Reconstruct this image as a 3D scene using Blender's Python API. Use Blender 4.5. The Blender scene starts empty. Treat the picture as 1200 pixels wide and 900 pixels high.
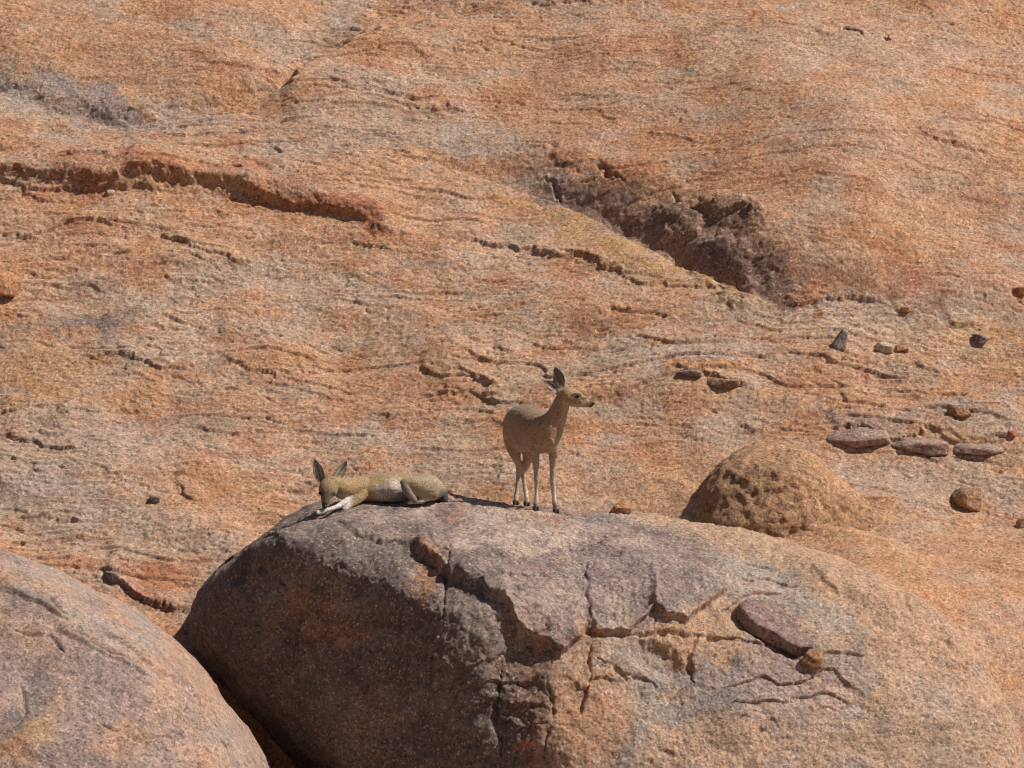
import bpy, bmesh, math, random
import numpy as np
from mathutils import Vector, Matrix
from mathutils.bvhtree import BVHTree

scene = bpy.context.scene
C = scene.collection
R = math.radians
rng = np.random.default_rng(7)
random.seed(7)

# ------------------------------------------------------------------ camera, sky, sun, exposure
D0 = 34.0
K = 0.004467 / D0                      # tangent per photo pixel (photo grid 1200 x 900)
PITCH = R(6)
FWD = np.array([0, math.cos(PITCH), -math.sin(PITCH)])
UPV = np.array([0, math.sin(PITCH), math.cos(PITCH)])
RGT = np.array([1.0, 0, 0])
CAM = -(D0 * FWD) + 0.657 * UPV
cd = bpy.data.cameras.new('camera')
cam = bpy.data.objects.new('camera', cd)
C.objects.link(cam)
cam.location = CAM
cam.rotation_euler = (math.pi / 2 - PITCH, 0, 0)
cd.sensor_width = 36
cd.lens = 36 / (1200 * K)
cd.clip_start = 0.5
cd.clip_end = 3000
scene.camera = cam

SUN = np.array([0.62, -0.07, 0.78]); SUN /= np.linalg.norm(SUN)      # towards the sun
w = bpy.data.worlds.new('World'); scene.world = w; w.use_nodes = True
nt = w.node_tree
sky = nt.nodes.new('ShaderNodeTexSky'); sky.sky_type = 'NISHITA'; sky.sun_disc = False
sky.sun_elevation = math.asin(SUN[2])
sky.sun_rotation = math.atan2(SUN[0], SUN[1])
sky.dust_density = 1.5
bg = nt.nodes['Background']; bg.inputs['Strength'].default_value = 0.05
nt.links.new(sky.outputs[0], bg.inputs['Color'])
sl = bpy.data.lights.new('sun', 'SUN'); sl.energy = 4.8; sl.angle = R(0.5); sl.color = (1.0, 0.95, 0.87)
so = bpy.data.objects.new('sun', sl); C.objects.link(so)
so.rotation_euler = Vector(SUN).to_track_quat('Z', 'Y').to_euler()
so.location = (20, 5, 25)
scene.view_settings.view_transform = 'Standard'
scene.view_settings.look = 'None'
scene.view_settings.exposure = 0.08
scene.view_settings.gamma = 1.0
scene.cycles.filter_width = 1.15

# ------------------------------------------------------------------ helpers
def at(px, py, y):
    """point of depth y that the photo shows at (px, py)"""
    d = FWD + RGT * (px - 600) * K + UPV * (450 - py) * K
    return CAM + d * ((y - CAM[1]) / d[1])

def proj(P):
    q = P - CAM
    dep = q @ FWD
    return 600 + (q @ RGT) / dep / K, 450 - (q @ UPV) / dep / K

def sst(a, b, x):
    t = np.clip((x - a) / (b - a), 0, 1)
    return t * t * (3 - 2 * t)

def _h(ix, iy, iz, seed):
    n = (ix.astype(np.uint32) * np.uint32(374761393) + iy.astype(np.uint32) * np.uint32(668265263)
         + iz.astype(np.uint32) * np.uint32(2147483647) + np.uint32((seed * 1274126177) & 0xffffffff))
    n = (n ^ (n >> np.uint32(13))) * np.uint32(1274126177)
    return n ^ (n >> np.uint32(16))

G2 = np.array([(math.cos(a), math.sin(a)) for a in np.arange(16) * math.pi / 8], dtype=np.float32)
def noise2(x, y, seed=0):
    x = x + seed * 17.13; y = y + seed * 9.71
    xf = np.floor(x); yf = np.floor(y)
    ix = xf.astype(np.int64); iy = yf.astype(np.int64)
    fx = (x - xf).astype(np.float32); fy = (y - yf).astype(np.float32)
    u = fx * fx * fx * (fx * (fx * 6 - 15) + 10); v = fy * fy * fy * (fy * (fy * 6 - 15) + 10)
    z = np.zeros_like(ix)
    def g(dx, dy):
        k = (_h(ix + dx, iy + dy, z, seed) & np.uint32(15)).astype(np.int64)
        gg = G2[k]
        return gg[..., 0] * (fx - dx) + gg[..., 1] * (fy - dy)
    a = g(0, 0); b = g(1, 0); c = g(0, 1); d = g(1, 1)
    r = a + (b - a) * u
    return (r + ((c + (d - c) * u) - r) * v) * 1.4

g3 = []
for i in range(32):
    v_ = np.random.default_rng(i + 50).normal(size=3); g3.append(v_ / np.linalg.norm(v_))
G3 = np.array(g3, dtype=np.float32)
def noise3(P, seed=0):
    P = P + seed * 13.37
    F = np.floor(P); I = F.astype(np.int64); f = (P - F).astype(np.float32)
    u = f * f * f * (f * (f * 6 - 15) + 10)
    def g(dx, dy, dz):
        k = (_h(I[:, 0] + dx, I[:, 1] + dy, I[:, 2] + dz, seed) & np.uint32(31)).astype(np.int64)
        gg = G3[k]
        return gg[:, 0] * (f[:, 0] - dx) + gg[:, 1] * (f[:, 1] - dy) + gg[:, 2] * (f[:, 2] - dz)
    ux, uy, uz = u[:, 0], u[:, 1], u[:, 2]
    def l(a, b, t): return a + (b - a) * t
    return l(l(l(g(0,0,0), g(1,0,0), ux), l(g(0,1,0), g(1,1,0), ux), uy),
             l(l(g(0,0,1), g(1,0,1), ux), l(g(0,1,1), g(1,1,1), ux), uy), uz) * 1.5

def fbm2(x, y, o, seed=0, gain=.5, lac=2.03):
    r = 0; a = 1
    for i in range(o):
        r = r + a * noise2(x, y, seed + i); a *= gain; x, y = lac * (.8 * x - .6 * y), lac * (.6 * x + .8 * y)
    return r
def fbm3(P, o, seed=0, gain=.5, lac=2.03):
    r = 0; a = 1
    for i in range(o):
        r = r + a * noise3(P, seed + i); a *= gain; P = P * lac
    return r

def grid_faces(nu, nv, wrap=False):
    i = np.arange(nu - 1)[:, None]
    j = np.arange(nv if wrap else nv - 1)[None, :]
    j2 = (j + 1) % nv
    a = i * nv + j; b = (i + 1) * nv + j; c = (i + 1) * nv + j2; d = i * nv + j2
    return np.stack([a, b, c, d], -1).reshape(-1, 4)

def mesh_from(name, V, Q, cols=None, extra=None, smooth=True):
    me = bpy.data.meshes.new(name)
    n = Q.shape[1]
    me.vertices.add(len(V)); me.vertices.foreach_set('co', V.astype(np.float32).ravel())
    me.loops.add(Q.size); me.loops.foreach_set('vertex_index', Q.astype(np.int32).ravel())
    me.polygons.add(len(Q))
    me.polygons.foreach_set('loop_start', np.arange(0, Q.size, n, dtype=np.int32))
    me.polygons.foreach_set('loop_total', np.full(len(Q), n, dtype=np.int32))
    me.update(calc_edges=True)
    me.polygons.foreach_set('use_smooth', np.full(len(Q), smooth))
    if cols is not None: add_col(me, cols)
    return me

def add_col(me, cols):
    a = me.color_attributes.new('stone_colour', 'FLOAT_COLOR', 'POINT')
    cc = np.ones((len(me.vertices), 4), dtype=np.float32); cc[:, :3] = cols
    a.data.foreach_set('color', cc.ravel())

def link(name, me, mat, parent=None, **props):
    o = bpy.data.objects.new(name, me); C.objects.link(o)
    if mat is not None: me.materials.append(mat)
    if parent is not None: o.parent = parent
    for k, v in props.items(): o[k] = v
    return o

def vnormals(V, Q):
    N = np.zeros_like(V)
    n = np.cross(V[Q[:, 2]] - V[Q[:, 0]], V[Q[:, 3]] - V[Q[:, 1]])
    for k in range(4):
        for c in range(3):
            N[:, c] += np.bincount(Q[:, k], n[:, c], len(V))
    return N / np.maximum(np.linalg.norm(N, axis=1, keepdims=True), 1e-12)

# ------------------------------------------------------------------ materials
def nodes(name):
    m = bpy.data.materials.new(name); m.use_nodes = True
    t = m.node_tree
    return m, t, t.nodes['Principled BSDF']

def ramp(t, src, stops):
    r = t.nodes.new('ShaderNodeValToRGB'); t.links.new(src, r.inputs[0])
    e = r.color_ramp.elements
    while len(e) < len(stops): e.new(0.5)
    for k, (p, c) in enumerate(stops):
        e[k].position = p; e[k].color = (c, c, c, 1) if not isinstance(c, tuple) else (*c, 1)
    return r.outputs[0]

def mixc(t, kind, fac, a, b):
    m = t.nodes.new('ShaderNodeMix'); m.data_type = 'RGBA'; m.blend_type = kind
    for s, v in ((m.inputs[0], fac), (m.inputs[6], a), (m.inputs[7], b)):
        if hasattr(v, 'links') or hasattr(v, 'is_linked'): t.links.new(v, s)
        elif isinstance(v, tuple): s.default_value = (*v, 1)
        else: s.default_value = v
    return m.outputs[2]

def rock_material(name, bump=1.0, grain=1.0, speck=0.42):
    m, t, b = nodes(name)
    L = t.links
    tc = t.nodes.new('ShaderNodeTexCoord')
    def noi(sc, det=3, rough=.6):
        n = t.nodes.new('ShaderNodeTexNoise'); n.inputs['Scale'].default_value = sc * grain
        n.inputs['Detail'].default_value = det; n.inputs['Roughness'].default_value = rough
        L.new(tc.outputs['Object'], n.inputs['Vector']); return n.outputs[0]
    def vor(sc, feat='F1'):
        n = t.nodes.new('ShaderNodeTexVoronoi'); n.inputs['Scale'].default_value = sc * grain; n.feature = feat
        L.new(tc.outputs['Object'], n.inputs['Vector']); return n
    at_ = t.nodes.new('ShaderNodeAttribute'); at_.attribute_name = 'stone_colour'
    col = at_.outputs['Color']
    # crystals of feldspar and quartz: cell-wise value, a few pale, a few dark
    v = vor(105); sep = t.nodes.new('ShaderNodeSeparateColor'); L.new(v.outputs['Color'], sep.inputs[0])
    col = mixc(t, 'MULTIPLY', 1.0, col, ramp(t, sep.outputs[0], [(0, .50), (.25, .90), (.75, 1.06), (1, 1.32)]))
    pale = ramp(t, sep.outputs[1], [(.90, 0.0), (.96, speck)])
    col = mixc(t, 'MIX', pale, col, (.68, .54, .42))
    v2 = vor(48); sep2 = t.nodes.new('ShaderNodeSeparateColor'); L.new(v2.outputs['Color'], sep2.inputs[0])
    col = mixc(t, 'MULTIPLY', 1.0, col, ramp(t, sep2.outputs[0], [(0, .82), (.5, 1.0), (1, 1.12)]))
    col = mixc(t, 'MULTIPLY', .8, col, ramp(t, noi(9, 6, .7), [(.3, .72), (.5, 1.0), (.7, 1.16)]))
    L.new(col, b.inputs['Base Color'])
    b.inputs['Roughness'].default_value = .82
    b.inputs['Specular IOR Level'].default_value = .25
    # grain relief
    h = t.nodes.new('ShaderNodeMath'); h.operation = 'MULTIPLY_ADD'
    L.new(noi(52, 5, .75), h.inputs[0]); h.inputs[1].default_value = 1.5
    L.new(sep.outputs[2], h.inputs[2])
    h2 = t.nodes.new('ShaderNodeMath'); h2.operation = 'MULTIPLY_ADD'
    L.new(noi(14, 5, .7), h2.inputs[0]); h2.inputs[1].default_value = 1.3; L.new(h.outputs[0], h2.inputs[2])
    bp = t.nodes.new('ShaderNodeBump'); bp.inputs['Strength'].default_value = .9
    bp.inputs['Distance'].default_value = .006 * bump
    L.new(h2.outputs[0], bp.inputs['Height']); L.new(bp.outputs[0], b.inputs['Normal'])
    return m

M_slope = rock_material('weathered_granite_slope')
M_boulder = rock_material('weathered_granite_boulder', 1.1)
M_mound = rock_material('crumbling_granite', 1.6, .8, .25)

TAN = np.array([.480, .272, .159]); PINK = np.array([.480, .286, .188]); ORANGE = np.array([.450, .219, .110])
GREY = np.array([.36, .29, .245]); DARK = np.array([.12, .092, .085]); RED = np.array([.34, .13, .065])
SAND = np.array([.48, .275, .155]); YEL = np.array([.46, .27, .12]); MAUVE = np.array([.27, .195, .175])
PALE = np.array([.54, .40, .31])

def blend(col, mask, c):
    return col + (c - col) * mask[:, None]

# pixel-shaped masks -------------------------------------------------
class Face:
    """features of a rock surface, laid out on the photo's grid over the base surface"""
    def __init__(s, px, py, wx, wy):
        s.x = px; s.y = py; s.wx = wx; s.wy = wy
        s.qx = px + wx; s.qy = py + wy
        s.h = np.zeros(len(px))
    def ledge(s, pts, H, face=3, w=25, end=18, jag=1.0):
        xs = [p[0] for p in pts]; ys = [p[1] for p in pts]
        x = s.x + s.wx * jag; y = s.y + s.wy * jag
        m = (x > xs[0] - 5) & (x < xs[-1] + 5)
        dy = np.interp(x, xs, ys) - y
        m &= (dy > -face) & (dy < w * 5 + face)
        if not m.any(): return
        xx = x[m]; d = dy[m]
        tp = sst(0, 1, (xx - xs[0]) / end) * sst(0, 1, (xs[-1] - xx) / end)
        s.h[m] += H * tp * sst(0, face, d) * np.exp(-np.maximum(d - face, 0) / w)
    def crack(s, pts, depth, wd=1.6, jag=1.0):
        x = s.x + s.wx * jag; y = s.y + s.wy * jag
        P = np.array(pts, float)
        lo = P.min(0) - 12; hi = P.max(0) + 12
        m = (x > lo[0]) & (x < hi[0]) & (y > lo[1]) & (y < hi[1])
        if not m.any(): return
        xx = x[m]; yy = y[m]; best = np.full(len(xx), 1e9)
        n = len(P) - 1
        for i in range(n):
            a, b = P[i], P[i + 1]; d = b - a
            t = np.clip(((xx - a[0]) * d[0] + (yy - a[1]) * d[1]) / (d @ d), 0, 1)
            tt = (i + t) / n
            wl = np.clip(np.minimum(tt, 1 - tt) * 5, .25, 1)
            best = np.minimum(best, np.hypot(xx - a[0] - t * d[0], yy - a[1] - t * d[1]) / wl)
        var = np.clip(.75 + .16 * (s.wx[m] - s.wy[m]), .1, 1.5)
        s.h[m] -= depth * var * np.exp(-(best / (wd * (.5 + .6 * var))) ** 2)
    def ell(s, cx, cy, rx, ry, ang=0, soft=.5, jag=3.0):
        a = R(ang); dx = s.x + s.wx * jag - cx; dy = s.y + s.wy * jag - cy
        u = (dx * math.cos(a) + dy * math.sin(a)) / rx; v = (-dx * math.sin(a) + dy * math.cos(a)) / ry
        return sst(1 + soft, 1 - soft, np.sqrt(u * u + v * v))
    def poly(s, pts, jag=1.5, soft=5):
        """polygon mask, soft px edge"""
        x = s.x + s.wx * jag; y = s.y + s.wy * jag
        P = np.array(pts, float); n = len(P)
        inside = np.zeros(len(x), bool); best = np.full(len(x), 1e9)
        lo = P.min(0) - soft * 2; hi = P.max(0) + soft * 2
        m = (x > lo[0]) & (x < hi[0]) & (y > lo[1]) & (y < hi[1])
        xx = x[m]; yy = y[m]; ins = np.zeros(len(xx), bool); bb = np.full(len(xx), 1e9)
        for i in range(n):
            a = P[i]; b = P[(i + 1) % n]; d = b - a
            t = np.clip(((xx - a[0]) * d[0] + (yy - a[1]) * d[1]) / (d @ d), 0, 1)
            bb = np.minimum(bb, np.hypot(xx - a[0] - t * d[0], yy - a[1] - t * d[1]))
            c = ((a[1] > yy) != (b[1] > yy))
            with np.errstate(divide='ignore', invalid='ignore'):
                c &= xx < (b[0] - a[0]) * (yy - a[1]) / (b[1] - a[1]) + a[0]
            ins ^= c
        sd = np.where(ins, bb, -bb)
        r = np.zeros(len(x)); r[m] = sst(-soft, soft, sd)
        return r

def axis(lo, hi, step, far_lo, far_hi, grow=1.12):
    mid = np.arange(lo, hi, step)
    out = [mid[-1]]; s = step
    while out[-1] < far_hi: s *= grow; out.append(out[-1] + s)
    inn = [lo]; s = step
    while inn[-1] > far_lo: s *= grow; inn.append(inn[-1] - s)
    return np.concatenate([np.array(inn[1:])[::-1], mid, np.array(out[1:])])

# ------------------------------------------------------------------ the rock slope
SL = R(38)
HN = np.array([0.0, -math.sin(SL), math.cos(SL)])       # slope normal
HV = np.array([0.0, math.cos(SL), math.sin(SL)])        # up the slope
HO = at(600, 600, 1.15)

def build_slope():
    U = axis(-3.45, 3.55, .0062, -45, 45)
    V = axis(-0.9, 4.75, .0068, -5.5, 60)
    nu, nv = len(U), len(V)
    u, v = np.meshgrid(U, V, indexing='ij'); u = u.ravel(); v = v.ravel()
    base = HO + u[:, None] * RGT + v[:, None] * HV
    px, py = proj(base)
    wx = 7 * fbm2(u * 3, v * 3.5, 5, 3, .6); wy = 5 * fbm2(u * 3.2, v * 4, 5, 9, .68)
    # the big rounded sheets, the swell on the right, the shoulder beside the boulder, and a pit added to darken the gap between the boulders
    H0 = .10 * fbm2(u * .45, v * .6, 3, 21) + .026 * fbm2(u * 1.3, v * 2.4, 2, 31)
    H0 = H0 + .25 * np.exp(-(((px - 980) / 230) ** 2 + ((py - 200) / 150) ** 2))
    H0 = H0 + .46 * np.exp(-(((px - 1030) / 250) ** 2 + ((py - 800) / 130) ** 2)) + .05 * np.exp(-(((px - 880) / 130) ** 2 + ((py - 600) / 40) ** 2))
    H0 = H0 - 1.5 * np.exp(-(((px - 325) / 70) ** 2 + ((py - 890) / 65) ** 2))
    px, py = proj(base + H0[:, None] * HN)
    F = Face(px, py, wx, wy)
    F.h = H0.copy()
    # upper dome and its shaded underside
    JX, JY = F.qx, F.qy
    F.qx = px + .35 * wx; F.qy = py + .35 * wy
    low = np.interp(F.qx, [440, 480, 560, 640, 700, 760, 800, 850, 890, 905, 1000, 1100, 1200, 1400], [196, 192, 214, 238, 262, 292, 316, 340, 352, 356, 357, 366, 384, 420])
    up = np.interp(F.qx, [440, 520, 600, 660, 720, 780, 830, 880, 920, 1000, 1100, 1400], [190, 186, 194, 190, 202, 228, 248, 262, 290, 300, 310, 370])
    amp = np.interp(F.qx, [430, 500, 600, 700, 800, 880, 910, 960, 1050, 1200, 1500], [0, .01, .035, .07, .105, .13, .12, .09, .05, .03, .02])
    t = (low - F.qy) / np.maximum(low - up, 4)
    dome = sst(0, .85, t) * np.exp(-np.maximum(low - 70 - F.qy, 0) / 150)
    F.h -= .05 * np.exp(-((F.qy - low + 6) / 16) ** 2) * sst(520, 760, F.qx) * sst(935, 850, F.qx)
    rec = sst(20, -4, F.qy - low) * sst(-30, 0, F.qy - up) * sst(520, 640, F.qx) * sst(960, 880, F.qx)
    F.h += rec * (.013 * fbm2(u * 3.5, v * 4, 4, 77, .6) + .012)
    F.h += amp * dome
    F.h += .035 * sst(-3, 1, F.qy - low) * np.exp(-np.maximum(F.qy - low, 0) / 30) * sst(500, 640, F.qx) * sst(905, 870, F.qx)
    F.qx, F.qy = JX, JY
    # rounded swell of the right side, down to the foot
    # sheet that runs down below the recess
    s_low = np.interp(F.qx, [420, 520, 600, 700, 800, 890], [228, 282, 298, 312, 336, 354])
    s_top = np.interp(F.qx, [420, 520, 600, 700, 800, 890], [186, 200, 222, 262, 316, 352])
    sh = sst(0, 5, s_low - F.qy) * sst(-2, 16, F.qy - s_top) * sst(440, 540, F.qx) * sst(896, 800, F.qx)
    F.h += .012 * sh
    # left ledge
    F.ledge([(-120, 226), (0, 224), (90, 224), (160, 226), (230, 232), (300, 236), (350, 251), (400, 262), (455, 281), (490, 296)], .06, 20, 70, 60)
    F.ledge([(140, 213), (200, 217), (270, 229), (320, 241)], .04, 8, 30, 30)
    F.ledge([(-40, 206), (60, 212), (150, 214), (230, 222)], .02, 2.5, 20, 25, 1.3)
    F.ledge([(-40, 219), (40, 223), (120, 222), (190, 226)], .02, 2.5, 20, 25, 1.3)
    F.ledge([(270, 226), (310, 235), (350, 250), (385, 252), (440, 270)], .035, 3, 20, 25, .9)
    F.ledge([(60, 196), (120, 192), (200, 200), (260, 207), (310, 213)], .015, 3, 16, 25)
    # upper left: dome, valley, and the sheet beside it
    vall = np.interp(F.qx, [-100, 0, 60, 140, 215, 320, 380, 420], [80, 106, 126, 148, 140, 98, 62, 40])
    F.h += .08 * sst(0, 90, vall - F.qy) * sst(430, 330, F.qx)
    F.ledge([(215, 140), (240, 138), (315, 100), (350, 82), (385, 62), (420, 44)], .0, 8, 30, 20)
    F.h -= .045 * np.exp(-((F.qy - vall) / 12) ** 2) * sst(430, 380, F.qx)
    rs = sst(0, 16, F.qy - np.interp(F.qx, [300, 320, 380, 430, 520, 620], [106, 100, 62, 40, 20, 8])) * sst(305, 350, F.qx) * sst(640, 420, F.qx)
    F.h += .08 * rs * np.exp(-np.maximum(F.qy - 110, 0) / 60)
    # shoulder of tan rock beside the boulder, lower right
    ml = np.interp(F.qx, [780, 815, 940, 1040, 1100], [566, 582, 618, 636, 680]); dm = F.qy - ml
    F.h += .075 * sst(-14, 8, dm) * np.exp(-np.maximum(dm, 0) / 70) * sst(770, 860, F.qx) * sst(1120, 1000, F.qx)
    # named ledges, hollows and thin overhangs
    LG = [
        ([(510, 436), (530, 434), (560, 452), (585, 458)], .05, 4, 18),
        ([(500, 470), (540, 462), (590, 476)], .035, 3, 14),
        ([(545, 285), (575, 290), (605, 297), (650, 301), (670, 300)], .05, 4, 16),
        ([(655, 298), (720, 317), (785, 338), (830, 344)], .045, 4, 14),
        ([(575, 402), (600, 412), (622, 413)], .05, 4, 10),
        ([(650, 400), (665, 405), (680, 405)], .03, 3, 8),
        ([(640, 387), (665, 396)], .02, 3, 8),
        ([(820, 436), (835, 448), (860, 453), (880, 452)], .075, 6, 14),
        ([(784, 430), (800, 438), (816, 440)], .04, 4, 10),
        ([(860, 498), (885, 504), (905, 503)], .05, 5, 12),
        ([(972, 500), (985, 504), (1020, 501), (1040, 515), (1070, 516), (1092, 512)], .08, 6, 24),
        ([(1098, 508), (1130, 520), (1190, 520)], .03, 4, 16),
        ([(975, 26), (990, 35), (1012, 43), (1020, 50)], .035, 3, 14),
        ([(1050, 94), (1080, 97), (1110, 102)], .03, 3, 10),
        ([(1075, 155), (1110, 172), (1140, 182), (1175, 187)], .04, 4, 20),
        ([(500, 135), (530, 134), (560, 138)], .05, 5, 16),
        ([(612, 175), (625, 182), (650, 186)], .03, 4, 10),
        ([(0, 519), (40, 517), (70, 522), (95, 527)], .06, 5, 26),
        ([(-40, 537), (0, 535), (35, 539)], .04, 4, 12),
        ([(60, 485), (110, 482), (160, 481), (200, 476)], .04, 4, 14),
        ([(140, 410), (180, 430), (215, 434), (235, 428)], .05, 5, 18),
        ([(190, 443), (225, 450), (255, 460)], .03, 3, 14),
        ([(255, 425), (290, 436), (330, 440)], .05, 5, 22),
        ([(335, 428), (370, 440), (385, 446)], .04, 4, 14),
        ([(200, 278), (235, 295), (270, 303), (305, 315)], .05, 4, 16),
        ([(185, 322), (225, 327), (270, 332)], .04, 4, 16),
        ([(-30, 277), (10, 280), (55, 279)], .04, 4, 10),
        ([(-10, 363), (20, 366)], .03, 3, 10),
        ([(75, 390), (100, 396)], .03, 3, 10),
        ([(100, 545), (130, 556), (150, 560)], .04, 4, 16),
        ([(200, 568), (225, 588), (245, 590)], .06, 6, 30),
        ([(345, 505), (365, 510)], .03, 3, 10),
        ([(120, 672), (140, 692), (175, 712), (215, 716)], .10, 14, 40),
        ([(915, 356), (960, 357), (1010, 356), (1040, 360)], .06, 6, 30),
        ([(1098, 376), (1125, 384), (1155, 385)], .06, 5, 18),
        ([(1040, 361), (1060, 366), (1075, 366)], .04, 4, 10),
        ([(1065, 425), (1090, 440), (1110, 448)], .05, 4, 20),
        ([(960, 424), (985, 427), (1015, 425)], .04, 4, 12),
        ([(830, 400), (850, 404), (865, 406)], .03, 3, 8),
        ([(640, 350), (655, 358)], .025, 3, 8),
        ([(400, 283), (430, 290), (470, 300)], .04, 4, 14),
        ([(1150, 340), (1185, 348), (1230, 350)], .04, 4, 12),
        ([(620, 8), (660, 6), (700, 12)], .05, 8, 22),
        ([(1055, 590), (1075, 592)], .02, 3, 8),
        ([(1120, 596), (1160, 606), (1200, 604)], .03, 4, 14),
        ([(655, 528), (680, 532), (700, 540)], .03, 3, 12),
        ([(735, 560), (780, 568), (815, 577)], .02, 3, 12),
        ([(520, 545), (560, 548), (590, 556)], .02, 3, 10),
        ([(40, 600), (80, 608), (120, 606)], .03, 3, 14),
    ]
    for pts, H, face, wd in LG: F.ledge(pts, H * .34, 1.8, wd * 1.2, 16, 1.3)
    for pts, dp in [([(990, 36), (1012, 43)], .05), ([(1036, 42), (1042, 44)], .04), ([(785, 240), (800, 262), (840, 270)], .03),
                    ([(700, 205), (715, 216), (730, 222)], .03), ([(640, 214), (650, 220), (655, 232)], .04), ([(860, 330), (870, 345)], .03)]:
        F.crack(pts, dp, 2.0)
    # dark boulders wedged under the dome
    F.h += .05 * F.ell(850, 262, 32, 12, 0, .35, 2) + .05 * F.ell(845, 318, 40, 26, 30, .4, 2) + .03 * F.ell(795, 272, 20, 10, 20, .4, 2)
    # exfoliating sheets: edges face down the slope, in patches
    vv = v + .10 * u
    smooth_zone = np.clip(F.ell(930, 180, 330, 190, 10, .35, 0) * .6 + F.ell(160, 60, 220, 90, 0, .4, 0) * .75 + F.ell(930, 640, 300, 100, 18, .4, 0) * .95 + F.ell(700, 270, 190, 30, 22, .4, 0) * .7, 0, 1)
    calm = 1 - .75 * smooth_zone
    for per, A, sx, sd, th in ((.46, .018, 1.1, 40, -.04), (.21, .0125, 2.2, 50, -.02), (.10, .0082, 4.5, 60, .0), (.05, .0052, 8.5, 70, .02)):
        tt = vv / per + 1.5 * fbm2(u * sx * .42, v * sx * 1.5, 4, sd)
        fr = tt - np.floor(tt)
        mk = sst(th - .05, th + .35, fbm2(u * sx * .5 + 3, v * sx * 1.1, 2, sd + 7)) * (1 - .75 * smooth_zone)
        F.h += A * mk * (1 - fr) * sst(0, .05, fr)
    # crumbly pits and grains
    F.h += .0050 * calm * fbm2(u * 4, v * 7, 3, 80)
    F.h += .0030 * (.5 + .5 * calm) * fbm2(u * 24, v * 34, 3, 84, .72)
    F.h += .0026 * noise2(.8 * u * 42 - .6 * v * 42, .6 * u * 42 + .8 * v * 42, 90)
    for fx, fy, dp, sd in ((8, 24, .0095, 140), (17, 42, .006, 150)):
        ux = u + .12 * v + .03 * noise2(u * 6, v * 6, sd + 3); vx = v + .16 * u + .02 * noise2(u * 9, v * 9, sd + 4)
        F.h -= dp * sst(.42, .56, noise2(ux * fx, vx * fy, sd)) * sst(-.1, .45, noise2(u * 1.9, v * 3, sd + 6) + .15 * noise2(u * 9, v * 12, sd + 7)) * (1 - .6 * smooth_zone)
    pit = sst(.38, .62, noise2(u * 17, v * 26, 95)) * sst(0, .4, noise2(u * 1.4, v * 2, 97))
    F.h -= .006 * pit * calm
    # ground beyond the picture: bends over to a summit, flattens at the foot
    P = base + F.h[:, None] * HN
    far = np.maximum(v - 9, 0)
    P[:, 2] -= .011 * far ** 2 * .5
    side = np.maximum(np.abs(u) - 8, 0)
    P[:, 2] -= .01 * side ** 2
    # colour
    n1 = fbm2(u * .8, v * 1.3, 4, 101); n2 = fbm2(u * 2.4, v * 4.5, 4, 111); n3 = fbm2(u * 5, v * 10, 3, 121)
    col = np.tile(TAN, (len(u), 1)); Z = np.zeros(len(u))
    col = blend(col, sst(-.1, .5, n1) * .8, PINK)
    col = blend(col, sst(-.05, .5, n2) * .8, ORANGE)
    col = blend(col, sst(.1, .6, -n2 + .3 * n1) * .5, np.array([.38, .285, .22]))
    col = blend(col, sst(.2, .6, n3) * .45, RED)
    col = blend(col, sst(.25, .6, -n3) * .22, PALE)
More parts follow.
